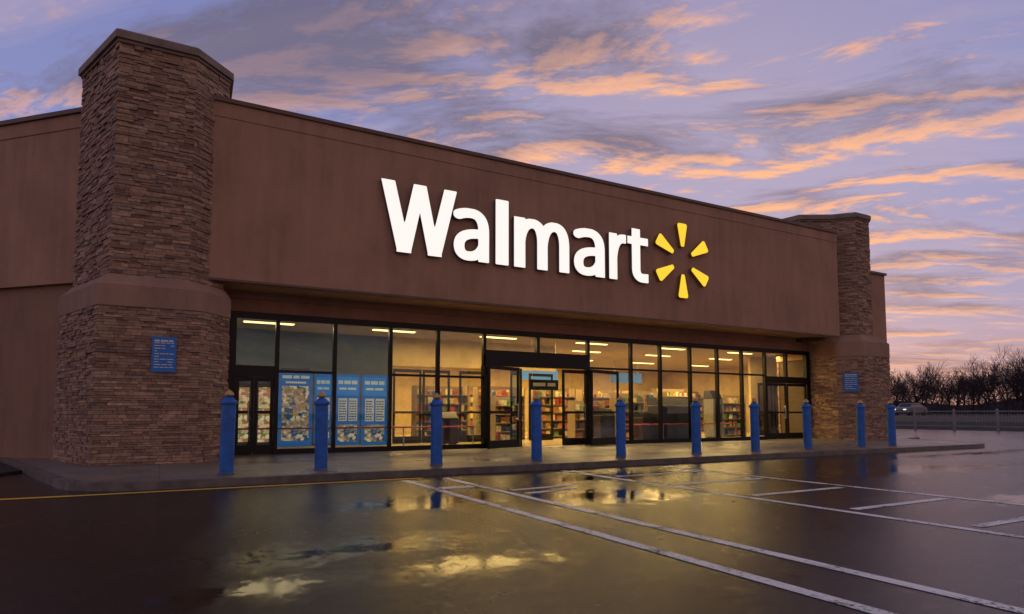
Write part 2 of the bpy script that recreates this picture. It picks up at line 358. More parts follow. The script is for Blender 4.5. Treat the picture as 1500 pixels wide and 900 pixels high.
g=MB(); g.obox(P1,P0,dn,-.55,.2,za-.098,za); bp('coping',g,M['coping'],lw)
g=MB(); g.prism([(-12.4,27.6),(-1.2,16.6),(.9,16.6),(.9,30),(-12.4,30)],6.5,6.65); bp('roof',g,M['roof'])
def inset(pts,d):
    n=len(pts); out=[]
    for i in range(n):
        p0,p1,p2=Vector(pts[i-1]),Vector(pts[i]),Vector(pts[(i+1)%n])
        d1=(p1-p0).normalized(); d2=(p2-p1).normalized(); n1=Vector((-d1.y,d1.x)); n2=Vector((-d2.y,d2.x))
        b=(n1+n2); b=b/ max(.3,(1+n1.dot(n2))); out.append((p1.x+b.x*d,p1.y+b.y*d))
    return out
PAL=[(.40,.255,.165),(.47,.305,.195),(.32,.20,.135),(.41,.28,.195),(.53,.355,.235),(.35,.24,.17),(.44,.265,.165),(.26,.17,.125)]
def stones(pts,z0,z1,faces,rg):
    g=MB(); n=len(pts)
    zc=z0
    while zc<z1-.01:
        h=min(rg.uniform(.036,.075),z1-zc)
        if z1-zc-h<.025: h=z1-zc
        for i in faces:
            a=Vector(pts[i]); b=Vector(pts[(i+1)%n]); L=(b-a).length; d=(b-a)/L; nn=(d.y,-d.x)
            s=-.02
            while s<L+.0:
                wd=rg.uniform(.09,.38); e=min(s+wd,L+.02)
                if L-e<.06: e=L+.02
                kk=rg.uniform(.74,1.16)
                col=[c*kk*.95 for c in rg.choice(PAL)]
                out=rg.uniform(.006,.045)
                g.obox(a+d*(s+.0025),a+d*(e-.0025),nn,-.05,out,zc+.0015+rg.uniform(0,.002),zc+h-.002-rg.uniform(0,.003),col)
                s=e+.0001
                if e>=L: break
        zc+=h
    return g
def tower(basep,shaftp,capz,bz0,bz1,bf,sf,seed):
    rg=random.Random(seed)
    g=MB(); g.prism(inset(basep,.03),.1,bz0); g.prism(inset(shaftp,.03),bz1-.2,capz-.26); t=bp('stone_tower',g,M['mortar'])
    obj('stone_base',stones(basep,.12,bz0,bf,rg),M['stone'],t,colattr=True)
    obj('stone_shaft',stones(shaftp,bz1,capz-.26,sf,rg),M['stone'],t,colattr=True)
    ob=inset(basep,-.045)
    g=MB(); g.prism(ob,bz0,bz0+(bz1-bz0)*.66); g.prism(ob,bz0+(bz1-bz0)*.66,bz1+.02,inset(shaftp,-.05))
    obj('belt_course',g,M['belt'],t,bevel=.015)
    oc=inset(shaftp,-.11)
    g=MB(); g.prism(inset(shaftp,-.06),capz-.26,capz-.2); g.prism(oc,capz-.2,capz-.05); g.prism(oc,capz-.05,capz,inset(shaftp,-.04)); obj('tower_cap',g,M['cap'],t)
    return t
Ys=14.25
capL=onY(170,42,Ys)[1]
bz0=onY(148,447,14.05)[1]; bz1=onY(148,400,14.1)[1]
xs0=onY(172,60,Ys)[0]+.06; xs1=onY(288,80,Ys)[0]
baseL=[(-1.10,14.05),(.62,14.05),(1.18,14.75),(1.24,16.1),(1.2,17.6),(-1.2,17.8),(-1.94,16.3)]
shaftL=[(xs0,Ys),(xs1,Ys),(xs1+.66,Ys+.66),(xs1+.72,16.4),(xs1+.3,17.2),(-.9,17.4),(-1.72,16.25)]
tl=tower(baseL,shaftL,capL,bz0,bz1,[0,1,2,6,5],[0,1,2,6,5,4,3],3)
capR=onY(1250,309,14.35)[1]
capR=(capR+capL)/2
baseR=[(22.55,14.15),(24.1,14.15),(24.75,14.85),(24.75,17.6),(22.2,17.6),(22.0,16.1),(22.0,14.85)]
shaftR=[(22.72,14.38),(23.5,14.38),(24.2,15.0),(24.2,16.8),(23.5,17.5),(21.6,17.3),(21.0,16.4),(21.15,15.6),(22.2,15.0)]
tr=tower(baseR,shaftR,capR,onY(1200,520,14.6)[1],onY(1225,490,14.6)[1],[0,1,2,3,5,6],[0,1,2,3,4,5,6,7,8],9)
# ------------------------------------------------------------ storefront
def window(xa,xb,zt,tr_z,z0=.12,mw=.045):
    g=MB(); y0,y1=15.96,16.08
    g.box(xa,y0,z0,xa+mw,y1,zt); g.box(xb-mw,y0,z0,xb,y1,zt)
    g.box(xa+mw,y0+.003,zt-.09,xb-mw,y1-.003,zt); g.box(xa+mw,y0+.003,z0,xb-mw,y1-.003,z0+.12)
    if tr_z: g.box(xa+mw,y0+.003,tr_z-.03,xb-mw,y1-.003,tr_z+.03)
    f=bp('window',g,M['frame'])
    g=MB(); g.add([(xa+mw,16.02,z0+.12),(xb-mw,16.02,z0+.12),(xb-mw,16.02,zt-.09),(xa+mw,16.02,zt-.09)],[(0,1,2,3)]); bp('pane',g,M['glass'],f)
def door(p0,p1,zt,z0=.13,panel=None,handle=True):
    a=Vector(p0);b=Vector(p1);d=(b-a).normalized();L=(b-a).length; n=(d.y,-d.x); s=.07
    g=MB()
    g.obox(a,a+d*s,n,-.025,.025,z0,zt); g.obox(b-d*s,b,n,-.025,.025,z0,zt)
    g.obox(a+d*s,b-d*s,n,-.023,.023,zt-.1,zt); g.obox(a+d*s,b-d*s,n,-.023,.023,z0,z0+.22); g.obox(a+d*s,b-d*s,n,-.023,.023,z0+.95,z0+1.02)
    f=bp('door',g,M['frame'])
    q0=a+d*s;q1=b-d*s
    g=MB(); g.add([(q0.x,q0.y,z0+.22),(q1.x,q1.y,z0+.22),(q1.x,q1.y,zt-.1),(q0.x,q0.y,zt-.1)],[(0,1,2,3)]); bp('pane',g,M['glass'],f)
    if handle:
        g=MB(); q=b-d*.12; q=(q.x+n[0]*.07,q.y+n[1]*.07); g.tube((*q,z0+.75),(*q,z0+1.25),.014,.014,8)
        for zq in (z0+.8,z0+1.2): g.tube((q[0],q[1],zq),(q[0]-n[0]*.06,q[1]-n[1]*.06,zq),.01,.01,6)
        bp('handle',g,M['steel'],f)
ZT=onY(365,543,16)[1]; ZD=onY(735,537,16)[1]; ZD2=onY(735,520,16)[1]
px=[404,489,571,641,709]
for a,b in zip(px,px[1:]): window(gx(a),gx(b),GT,ZT if a<480 else (None if a==489 else ZT))
window(gx(340),gx(404),GT,None,z0=ZT,mw=.045)
g=MB(); g.box(gx(340),15.93,ZT-.14,gx(404),16.1,ZT-.003); g.box(gx(340),15.93,.12,gx(340)+.06,16.1,ZT-.143); g.box(gx(404)-.06,15.93,.12,gx(404),16.1,ZT-.143); bp('door_portal',g,M['frame'])
door((gx(340)+.065,16.0),(gx(371),16.0),ZT-.15,handle=True); door((gx(371)+.01,16.0),(gx(404)-.065,16.0),ZT-.15,handle=False)
px=[862,925,968,1012,1052,1088,1122]
for a,b in zip(px,px[1:]): window(gx(a),gx(b),GT,onY(1000,545,16)[1])
xa,xm,xb=gx(709),gx(788),gx(862)
for a,b in ((xa,xm),(xm,xb)): window(a,b,GT,None,z0=ZD2,mw=.05)
g=MB(); g.box(xa,15.9,ZD,xb,16.1,ZD2-.003); g.box(xa-.04,15.88,.12,xa+.08,16.12,ZD-.003); g.box(xb-.08,15.88,.12,xb+.04,16.12,ZD-.003)
bp('door_portal',g,M['frame'])
door((gx(715,15.35),15.35),(gx(760,15.9),15.9),ZD-.03)
door((gx(822),15.93),(xb-.1,15.93),ZD-.03)
door((gx(765),16.06),(gx(775),17.1),ZD-.03)
door((gx(866,15.4),15.4),(gx(906,15.9),15.9),ZD-.03)
xc=gx(1122); xd=gx(1153); ZR=onY(1150,557,16)[1]
for a,b in ((xc,xd),(xd,X1)): window(a,b,GT,None,z0=ZR,mw=.05)
g=MB(); g.box(xc,15.94,ZR-.12,X1,16.1,ZR-.003); bp('door_portal',g,M['frame'])
door((xc+.05,16.02),(xd-.02,16.02),ZR-.13); door((xd+.02,16.02),(X1-.05,16.02),ZR-.13)
g=MB(); g.box(X0-.25,15.95,.12,X0-.002,16.15,GT+.0); g.box(X1+.002,15.95,.12,X1+.25,16.15,GT+.0); g.box(X0-.25,15.95,GT+.002,X1+.25,16.15,GT+.06); bp('window_surround',g,M['frame'])
# interior shell
CZ=3.5
g=MB(); g.box(X0-.2,16.12,.115,27.39,29.99,.128); bp('interior_floor',g,M['tile'])
g=MB(); g.box(X0-.2,16.16,CZ,27.19,29.69,CZ+.08); bp('interior_ceiling',g,M['ceil'])
g=MB(); g.box(X0-.2,29.7,.13,27.39,29.98,CZ+.1); g.box(27.2,16.61,.13,27.39,29.7,CZ+.1); g.box(6.3,19.4,2.6,12.5,19.55,CZ-.002); g.box(X1+.26,16.16,.13,27.19,16.28,CZ-.002)
bp('interior_wall',g,M['cream'])
g=MB(); g.box(X0-.2,19.4,.13,6.29,19.55,CZ-.002); bp('partition',g,M['greywall'])
g=MB(); g.box(X0-.25,16.16,.13,X0-.205,29.6,CZ-.002); bp('partition',g,M['greywall'])
g=MB(); g.box(22.2,19.0,.13,27.18,19.12,CZ-.002); bp('partition',g,M['cream'])
for a,b in ((6.4,7.35),(7.4,8.35),(8.7,9.6),(11.4,12.4)): door((a,19.47),(b,19.47),2.5,handle=False)
for a,b in ((1.9,2.7),(3.0,3.8),(22.6,23.5),(23.6,24.5)): door((a,18.95 if a>20 else 19.35),(b,18.95 if a>20 else 19.35),2.4,handle=False)
# ------------------------------------------------------------ ceiling lights
def clight():
    t=thing('ceiling_light',(0,0,0),'long fluorescent ceiling light glowing inside the shop','ceiling light','fluorescent lights on the shop ceiling')
    g=MB(); g.box(-.65,-.10,-.03,.65,.10,0); obj('housing',g,M['white'],t)
    g=MB(); g.box(-.62,-.075,-.055,.62,.075,-.031); obj('diffuser',g,M['lamp'],t)
    return t
L0=clight(); first=True
spots=[(x+dx,y) for y,dx in ((17.6,0),(20.0,1.5),(23.4,0),(27.4,1.0)) for x in (2.4,5.8,9.2,12.8,16.4,20.0,23.6)]
for x,y in spots:
    if y>19 and x<6: continue
    o=L0 if first else copytree(L0); first=False; o.location=(x,y,CZ-.005)
def area(x,y,z_,sx,sy,e,col=(1,.68,.25)):
    l=bpy.data.lights.new('shop_ceiling_lamp','AREA'); l.shape='RECTANGLE'; l.size=sx; l.size_y=sy; l.energy=e; l.color=col
    o=bpy.data.objects.new('shop_ceiling_lamp',l); C.objects.link(o); o.location=(x,y,z_)
area(3.4,17.6,CZ-.1,4,.3,50,(1,.80,.5))
area(10.2,17.6,CZ-.1,8,.3,250)
area(18.5,17.6,CZ-.1,8,.3,200)
for x in (9,15,21.5): area(x,21.0,CZ-.1,4.5,.4,400)
for x in (9,15,22): area(x,26.0,CZ-.1,4.5,.4,280)
# ------------------------------------------------------------ sign letters (distance-field outlines)
S=thing('shop_sign',(8.5,FY-.02,4.8),'giant white illuminated lettering on the brown sign wall','shop sign')
LY=FY-.016; LF=LY-.12
zb_=(onY(600,371,LF)[1]+onY(945,415,LF)[1])/2; zc_=(onY(562,263,LF)[1]+onY(735,292,LF)[1])/2; zx_=(onY(690,308,LF)[1]+onY(795,322,LF)[1])/2
CAP=zc_-zb_; XH=zx_-zb_
def bez(p0,c,p1,n=10): return [((1-t)**2*p0[0]+2*t*(1-t)*c[0]+t*t*p1[0],(1-t)**2*p0[1]+2*t*(1-t)*c[1]+t*t*p1[1]) for t in [i/n for i in range(n+1)]]
def segd(px_,py_,a,b):
    ax,ay=a;bx,by=b;dx=bx-ax;dy=by-ay;l=dx*dx+dy*dy
    t=0 if l==0 else max(0,min(1,((px_-ax)*dx+(py_-ay)*dy)/l)); return math.hypot(px_-ax-t*dx,py_-ay-t*dy)
def letter_def(ch):
    X=XH
    if ch=='W': return 1.42,CAP,[([(.09,CAP+.2),(.125,CAP),(.415,.07),(.405,-.1)],.122),([(.445,-.1),(.445,.07),(.70,CAP-.03),(.705,CAP+.1)],.112),([(.715,CAP+.1),(.72,CAP-.03),(.975,.07),(.975,-.1)],.112),([(1.015,-.1),(1.005,.07),(1.295,CAP),(1.33,CAP+.2)],.122)]
    if ch=='l': return .29,CAP,[([(.145,-.4),(.145,CAP+.4)],.145)]
    if ch=='a': return .83,X,[([(.695,-.3),(.695,.78)]+bez((.695,.78),(.695,X-.12),(.40,X-.12))+bez((.40,X-.12),(.25,X-.12),(.12,X-.19)),.126),
                 ([(.69,.72)]+bez((.69,.72),(.13,.74),(.13,.38))+bez((.13,.38),(.13,.12),(.34,.12))+bez((.34,.12),(.60,.12),(.69,.42)),.12)]
    if ch=='m': return 1.38,X,[([(.135,-.3),(.135,X+.3)],.135)]+[([(s,.66)]+bez((s+.0,.66),(s+.04,X-.125),(s+.31,X-.125))+bez((s+.31,X-.125),(s+.54,X-.125),(s+.555,.76))+[(s+.555,-.3)],.13) for s in (.135,.69)]
    if ch=='r': return .58,X,[([(.135,-.3),(.135,X+.3)],.135),(bez((.135,.55),(.17,X-.12),(.50,X-.13))+[(.75,X-.13)],.13)]
    if ch=='t': return .66,CAP-.13,[([(.27,CAP+.3),(.27,.40)]+bez((.27,.40),(.27,.13),(.50,.13))+[(.8,.15)],.134),([(-.3,X-.12),(.9,X-.12)],.114)]
def letter_mesh(ch,xa,xb,zbase):
    Wd,Hh,st=letter_def(ch); N=int(Hh/.02); Mx=int(Wd/.02)+1
    x0=-.03;x1=Wd+.03;y0=-.03;y1=Hh+.03
    def f(x,y):
        d=min(min(segd(x,y,p,q) for p,q in zip(pl,pl[1:]))-hw for pl,hw in st)
        return max(d,-y,y-Hh,-x,x-Wd)
    gx_=[x0+(x1-x0)*i/Mx for i in range(Mx+1)]; gy_=[y0+(y1-y0)*j/N for j in range(N+1)]
    F=[[f(x,y) for y in gy_] for x in gx_]
    front=MB(); side=MB(); cache={}; V=[]; faces=[]; segs=[]
    def vid(k,p):
        if k not in cache: cache[k]=len(V); V.append(p)
        return cache[k]
    for i in range(Mx):
        for j in range(N):
            cs=[(i,j),(i+1,j),(i+1,j+1),(i,j+1)]; vals=[F[a][b] for a,b in cs]
            if all(v>0 for v in vals): continue
            poly=[]; cr=[]
            for k in range(4):
                a,b=cs[k],cs[(k+1)%4]; va,vb=vals[k],vals[(k+1)%4]
                if va<=0: poly.append(vid(('n',a),(gx_[a[0]],gy_[a[1]])))
                if (va<=0)!=(vb<=0):
                    t=va/(va-vb); t=min(max(t,.02),.98); p=(gx_[a[0]]+(gx_[b[0]]-gx_[a[0]])*t,gy_[a[1]]+(gy_[b[1]]-gy_[a[1]])*t)
                    if b<a: key=('e',b,a)
                    else: key=('e',a,b)
                    q=vid(key,p); poly.append(q); cr.append((q,va<=0))
            if len(poly)>=3: faces.append(tuple(poly))
            if len(cr)==2:
                e=[c for c in cr if c[1]][0][0]; s=[c for c in cr if not c[1]][0][0]; segs.append((e,s))
    def w3(p,y): return (xa+(p[0])/Wd*(xb-xa),y,zbase+p[1])
    n=len(V)
    front.add([w3(p,LY-.122) for p in V],faces)
    side.add([w3(p,LY-.12) for p in V]+[w3(p,LY) for p in V],[(a,a+n,b+n,b) for a,b in segs]+faces)
    return side,front
for ch,a,b in (('W',557,669),('a',664,717),('l',726,745),('m',753,834),('a',840,886),('r',892,917),('t',919,949)):
    xa_,xb_2=onY(a,350,LF)[0],onY(b,350,LF)[0]
    sd_,fr_=letter_mesh(ch,xa_,xb_2,zb_)
    o=obj('letter',sd_,M['ret'],S); obj('letter_face',fr_,M['face'],o)
ecx,ecz=onY(1000,382,LF); ro=onY(1000,327,LF)[1]-ecz; ro=(ro+ecz-onY(1001,437,LF)[1])/2
E=thing('sun_emblem',(ecx,LY,ecz),'yellow illuminated emblem of six rays beside the white lettering','emblem')
for k in range(6):
    a=R(90+60*k); d=Vector((math.cos(a),math.sin(a))); p=Vector((-d.y,d.x))
    r0,r1=ro*.37,ro*.99; w0,w1=.055*ro,.165*ro
    hl=[(r0,w0*.7),(r0+.03,w0*1.05)]+[(r1-.08,w1),(r1-.035,w1*.96),(r1-.01,w1*.84),(r1,w1*.65)]
    pts=[d*x-p*y for x,y in hl]+[d*x+p*y for x,y in hl[::-1]]
    for nm,y0,y1,m_ in (('ray',LY-.12,LY,'yret'),('ray_face',LY-.128,LY-.123,'yface')):
        g=MB(); n=len(pts)
        g.add([(ecx+q.x,y0,ecz+q.y) for q in pts]+[(ecx+q.x,y1,ecz+q.y) for q in pts],[tuple(range(n)),tuple(range(n,2*n))[::-1]]+[(i,n+i,n+(i+1)%n,(i+1)%n) for i in range(n)])
        if nm=='ray': par=obj('ray',g,M['yret'],E)
        else: obj('ray_face',g,M['yface'],par)
# ------------------------------------------------------------ bollards
def bollard():
    t=thing('bollard',(0,0,.12),'x','bollard','blue bollards along the kerb')
    g=MB(); g.lathe([(.108,.12),(.108,1.24),(.10,1.255)],n=28); obj('post_sleeve',g,M['blue'],t,smooth=False)
    g=MB(); g.lathe([(.128,1.235),(.134,1.25),(.134,1.275),(.122,1.29),(.10,1.31),(.078,1.335),(.05,1.355),(.035,1.365)],n=24); c=obj('cap',g,M['blue'],t)
    g=MB(); g.lathe([(.05,1.366),(.074,1.39),(.066,1.42),(.035,1.45),(.005,1.475)],n=20); obj('knob',g,M['gold'],c)
    g=MB(); g.lathe([(.127,.12),(.127,.135),(.109,.15)],n=24); obj('base_ring',g,M['kerb'],t)
    return t
bol=bollard(); bl=[(334,'leftmost blue bollard, in front of the right edge of the big stone tower'),(472,'second blue bollard from left, before the blue posters'),(640,'third blue bollard from left, before the window left of the main doors'),(786,'fourth blue bollard from left, standing in front of the open doorway'),(909,'fifth blue bollard from left, just right of the main doors'),(1019,'sixth blue bollard from left, before the windows right of the doors'),(1105,'seventh blue bollard from left, before the far right windows'),(1182,'eighth blue bollard from left, by the end of the glass front'),(1260,'second blue bollard from the right, before the far stone tower'),(1305,'rightmost blue bollard, at the outer edge of the far stone tower')]
for i,(p,lab) in enumerate(bl):
    Yb=11.15
    o=bol if i==0 else copytree(bol); o.location=(gx(p,Yb),Yb,.12); o['label']=lab
    o.rotation_euler=(R(rnd.uniform(-.6,.6)),R(rnd.uniform(-.8,.8)),rnd.uniform(0,6))
# ------------------------------------------------------------ tower signs
def plate(name,p0,p1,n,z0,z1,label,rows):
    a=Vector(p0);b=Vector(p1);d=(b-a).normalized();L=(b-a).length
    t=thing(name,(a.x,a.y,z0),label,'sign')
    g=MB(); g.obox(a,b,n,0,.02,z0,z1); obj('panel',g,M['signblue'],t)
    g=MB(); hh=z1-z0
    rg=random.Random(len(label))
    for k in range(rows):
        zt=z1-hh*(.09+.84*k/rows); th=hh*(.05 if k==0 else .022)
        s=L*.1
        while s<L*.86:
            e=min(s+rg.uniform(.05,.17)*L*2,L*.9)
            if rg.random()<.93: g.obox(a+d*s,a+d*e,n,.0215,.0235,zt-th,zt)
            s=e+L*.04
            if k>1 and rg.random()<.15: break
    obj('lettering',g,M['white'],t)
ax,az=onY(223,493,13.97); bx,bz=onY(257,546,13.97)
plate('notice_sign',(ax,13.97),(bx,13.97),(0,-1),bz,az,'blue notice sign with white lines on the big left stone tower',11)
a=Vector((22.0,14.85)); b=Vector((22.55,14.15)); d=(b-a).normalized(); n_=(d.y,-d.x)
q0=a+d*.2; q1=a+d*.68
z1_=onY(1239,546,14.5)[1]; z0_=onY(1239,574,14.5)[1]
plate('notice_sign',(q0.x+n_[0]*.07,q0.y+n_[1]*.07),(q1.x+n_[0]*.07,q1.y+n_[1]*.07),n_,z0_,z1_,'small blue notice sign on the far right stone tower',8)
# ------------------------------------------------------------ posters behind the glass
YP=16.3
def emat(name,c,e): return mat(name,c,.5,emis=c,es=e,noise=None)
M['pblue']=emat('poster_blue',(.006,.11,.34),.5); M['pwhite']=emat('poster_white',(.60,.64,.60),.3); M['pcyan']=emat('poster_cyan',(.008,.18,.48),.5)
def foodmat(name,warm):
    m=mat(name,(.5,.5,.5),.5); nt=m.node_tree; b=nt.nodes['Principled BSDF']; tc=node(nt,'ShaderNodeTexCoord').outputs['Object']
    mp=node(nt,'ShaderNodeMapping'); mp.inputs['Rotation'].default_value=(0,.5,0); mp.inputs['Scale'].default_value=(1,1,1.25); nt.links.new(tc,mp.inputs['Vector'])
    v=node(nt,'ShaderNodeTexVoronoi'); v.inputs['Scale'].default_value=12; nt.links.new(mp.outputs[0],v.inputs['Vector'])
    s=node(nt,'ShaderNodeSeparateXYZ'); nt.links.new(v.outputs['Color'],s.inputs[0])
    fac=mth(nt,'ADD',mth(nt,'MULTIPLY',s.outputs[0],.55),mth(nt,'MULTIPLY',noise(nt,tc,9,6,.75,.8),.45))
    if warm: st=[(.0,(.03,.05,.05)),(.28,(.08,.14,.04)),(.38,(.60,.44,.2)),(.52,(.75,.66,.40)),(.64,(.40,.09,.04)),(.8,(.2,.25,.08)),(1,(.6,.5,.2))]
    else: st=[(.0,(.008,.04,.12)),(.34,(.015,.08,.2)),(.41,(.40,.30,.14)),(.50,(.75,.66,.42)),(.60,(.12,.14,.08)),(.72,(.45,.25,.08)),(1,(.02,.12,.28))]
    c=ramp(nt,fac,st)
    nt.links.new(c,b.inputs['Base Color']); nt.links.new(c,b.inputs['Emission Color']); b.inputs['Emission Strength'].default_value=.7 if warm else .45  # emission brightens the prints, the boards hold no lamp
    return m
M['food']=foodmat('poster_print',False); M['food2']=foodmat('poster_print_warm',True)
def poster(pa,pb,pt,pbm,label,style,seed=1):
    xa,zt=onY(pa,pt,YP); xb,zb3=onY(pb,pbm,YP); zb3=max(zb3,.16)
    rg=random.Random(seed)
    t=thing('poster_board',((xa+xb)/2,YP,zb3),label,'poster')
    g=MB(); g.box(xa,YP,zb3,xb,YP+.04,zt); obj('board',g,M['pblue' if style!='warm' else 'frame'],t)
    w=xb-xa;h=zt-zb3; y0,y1=YP-.006,YP-.002
    if style!='price':
        g=MB(); g.box(xa+.10*w,y0,zb3+.08*h,xb-.10*w,y1,zt-(.2 if style=='food' else .06)*h); obj('picture',g,M['food' if style=='food' else 'food2'],t)
        if style=='food':
            g=MB()
            for k,(s,e) in enumerate(((.1,.38),(.42,.6),(.64,.9))): g.box(xa+s*w,y0,zt-.1*h,xa+e*w,y1,zt-.06*h)
            g.box(xa+.2*w,y0,zt-.165*h,xb-.2*w,y1,zt-.14*h); obj('lettering',g,M['pwhite'],t)
    else:
        g=MB(); g.box(xa+.06*w,y0,zt-.30*h,xb-.06*w,y1,zt-.04*h); obj('header_band',g,M['pcyan'],t)
        g=MB(); g.box(xa+.12*w,y0,zb3+.34*h,xa+.48*w,y1,zt-.34*h); g.box(xa+.54*w,y0,zb3+.34*h,xa+.9*w,y1,zt-.34*h); obj('price_panel',g,M['pwhite'],t)
        g=MB(); g.box(xa+.12*w,y0,zb3+.05*h,xb-.1*w,y1,zb3+.29*h); obj('picture',g,M['food'],t)
        g=MB(); ya,yb_=y0-.005,y1-.005
        for s,e in ((.1,.3),(.34,.62),(.66,.88)): g.box(xa+s*w,ya,zt-.14*h,xa+e*w,yb_,zt-.09*h)
        for s,e in ((.15,.45),(.5,.84)): g.box(xa+s*w,ya,zt-.22*h,xa+e*w,yb_,zt-.19*h)
        obj('lettering',g,M['pwhite'],t)
        g=MB(); ya,yb_=y0-.005,y1-.005
        for k in range(8):
            for c0 in (.15,.57):
                s=c0
                while s<c0+.24:
                    e=min(s+rg.uniform(.04,.12),c0+.29); g.box(xa+s*w,ya,zb3+(.36+.036*k)*h,xa+e*w,yb_,zb3+(.374+.036*k)*h); s=e+.025
        obj('fine_print',g,M['greywall'],t)
poster(409,456,543,654,'blue poster with a food picture behind the second window pane','food')
poster(462,484,548,650,'narrow blue poster beside the food picture','price',2)
poster(492,526,548,652,'blue poster with white price panels, left one of a pair','price',3)
poster(531,566,549,652,'blue poster with white price panels, right one of a pair','price',4)
poster(377,399,562,655,'warm food picture poster inside the right leaf of the leftmost doors','warm')
poster(347,365,562,655,'narrow warm glowing panel standing in for the lit interior behind the left leaf of the leftmost doors','warm')  # added glowing board, imitates the bright interior seen through the doorway
def rail(xa,xb,Y,label):
    t=thing('guard_rail',((xa+xb)/2,Y,.13),label,'guard rail')
    g=MB(); g.tube((xa,Y,.72),(xb,Y,.72),.022,.022,8); obj('rail',g,M['red'],t)
    k=max(2,int((xb-xa)/1.6)+1)
    for i in range(k):
        x=xa+.05+(xb-xa-.1)*i/(k-1); g=MB(); g.tube((x,Y,.13),(x,Y,.70),.018,.018,8); obj('post',g,M['steel'],t)
rail(X0+.1,gx(700),16.2,'low red guard rail inside the windows left of the doors')
rail(gx(915),gx(1085),16.2,'low red guard rail inside the windows right of the doors')
# ------------------------------------------------------------ shelves and goods
pc=[(.42,.05,.03),(.62,.36,.05),(.12,.22,.06),(.62,.50,.26),(.05,.12,.28),(.48,.20,.05),(.70,.60,.40),(.22,.05,.08)]
PM=[mat('package_%d'%i,c,.5,noise=(14,.6)) for i,c in enumerate(pc)]
def pkgm():
    m=mat('mixed_packages',(.5,.4,.3),.5); nt=m.node_tree; at=node(nt,'ShaderNodeAttribute',attribute_name='Col'); nt.links.new(at.outputs['Color'],nt.nodes['Principled BSDF'].inputs['Base Color']); return m
M['mixed']=pkgm()
def pkg(i):
    g=MB(); k=i%3
    if k==0: g.box(-.07,-.08,0,.07,.08,.2)
    elif k==1: g.lathe([(.05,0),(.055,.02),(.055,.14),(.035,.17),(.02,.20),(.02,.22)],n=10)
    else: g.add([(-.08,-.06,0),(.08,-.06,0),(.08,.06,0),(-.08,.06,0),(-.07,-.015,.18),(.07,-.015,.18),(.07,.015,.18),(-.07,.015,.18)],[(0,3,2,1),(4,5,6,7),(0,1,5,4),(1,2,6,5),(2,3,7,6),(3,0,4,7)])
    o=obj('package',g,PM[i],None); return tag(o,'small coloured grocery package on the lit shop shelves','package','packages on the shop shelves')
protos=[pkg(i) for i in range(8)]; used=[False]*8; npk=[0]; REST=MB()
def place_pkg(x,y,z_,s,rg):
    if npk[0]>=298:
        c=pc[rg.randrange(8)]; k=rg.uniform(.5,1.25); w_=rg.uniform(.05,.09); hh=rg.uniform(.13,.24); REST.box(x-w_,y-.08,z_,x+w_,y+.08,z_+hh,[v*k for v in c]); return
    npk[0]+=1
    i=rg.randrange(8)
    if not used[i]: o=protos[i]; used[i]=True
    else: o=protos[i].copy(); C.objects.link(o)
    o.location=(x,y,z_); o.scale=(s*1.2,s,s*rg.uniform(.75,1.2)); o.rotation_euler=(0,0,rg.uniform(-.2,.2))
RG=random.Random(5)
def shelf(x,y,wd,label,hgt=1.9,levels=6,gap=.185):
    rg=RG
    t=thing('store_shelf',(x,y,.13),label,'shelf')
    g=MB(); g.box(x-wd/2,y+.2,.13,x+wd/2,y+.24,.13+hgt); obj('back_panel',g,M['shelf'],t)
    for s in (-1,1):
        g=MB(); g.box(x+s*wd/2-.02,y-.22,.13,x+s*wd/2+.02,y+.199,.13+hgt); obj('side_panel',g,M['shelf'],t)
    for k in range(levels):
        zz_=.22+(hgt-.1)*k/levels
        g=MB(); g.box(x-wd/2+.021,y-.24,zz_-.03,x+wd/2-.021,y+.199,zz_); obj('shelf',g,M['shelf'],t)
        xx=x-wd/2+.12
        while xx<x+wd/2-.09:
            if rg.random()<.95: place_pkg(xx,y-.08+rg.uniform(-.04,.04),zz_,rg.uniform(.95,1.15),rg)
            xx+=gap*rg.uniform(.95,1.15)
shelf(9.9,18.5,.9,'narrow low display rack just inside the doorway',1.5,5)
shelf(13.2,18.5,1.3,'low display rack right of the doorway',1.4,4)
for a in [(13.2,20.8,1.9,'stocked shelf seen through the open doorway'),(10.8,20.6,1.9,'stocked shelf straight behind the fourth bollard'),(15.6,21.0,1.9,'stocked shelf seen right of the open doorway'),(8.4,20.4,1.9,'stocked shelf seen through the panes left of the main doors'),(18.2,21.2,2.1,'stocked shelf seen past the fifth bollard')]: shelf(*a)
shelf(15.2,18.7,1.3,'stocked rack behind the second pane right of the doors',1.7,5)
shelf(20.6,18.7,1.3,'stocked rack seen through the far right windows',1.7,5)
for a in [(21.0,22.6,2.1,'stocked shelf deep in the shop behind the sixth bollard'),(24.2,24.9,2.1,'stocked shelf deep in the shop behind the seventh bollard'),(12.2,24.0,2.2,'tall stocked shelf in the second row behind the doorway'),(15.4,24.2,2.2,'tall stocked shelf in the second row right of the doorway')]: shelf(*a,hgt=2.1)
if REST.f: tag(obj('packages',REST,M['mixed'],None,colattr=True),'rows of mixed small packages on the deeper shop shelves','packages',kind='stuff')
x0,z1h=onY(776,556,17.4); x1,z0h=onY(818,572,17.4)
t=thing('hanging_sign',((x0+x1)/2,17.4,z0h),'black hanging sign inside above the open doorway','sign')
g=MB(); g.box(x0,17.4,z0h,x1,17.44,z1h); obj('panel',g,M['black'],t)
g=MB(); g.box(x0+.12,17.392,z0h+.12,x1-.5,17.397,z1h-.1); g.box(x1-.42,17.392,z0h+.12,x1-.12,17.397,z1h-.1); obj('lettering',g,M['white'],t)
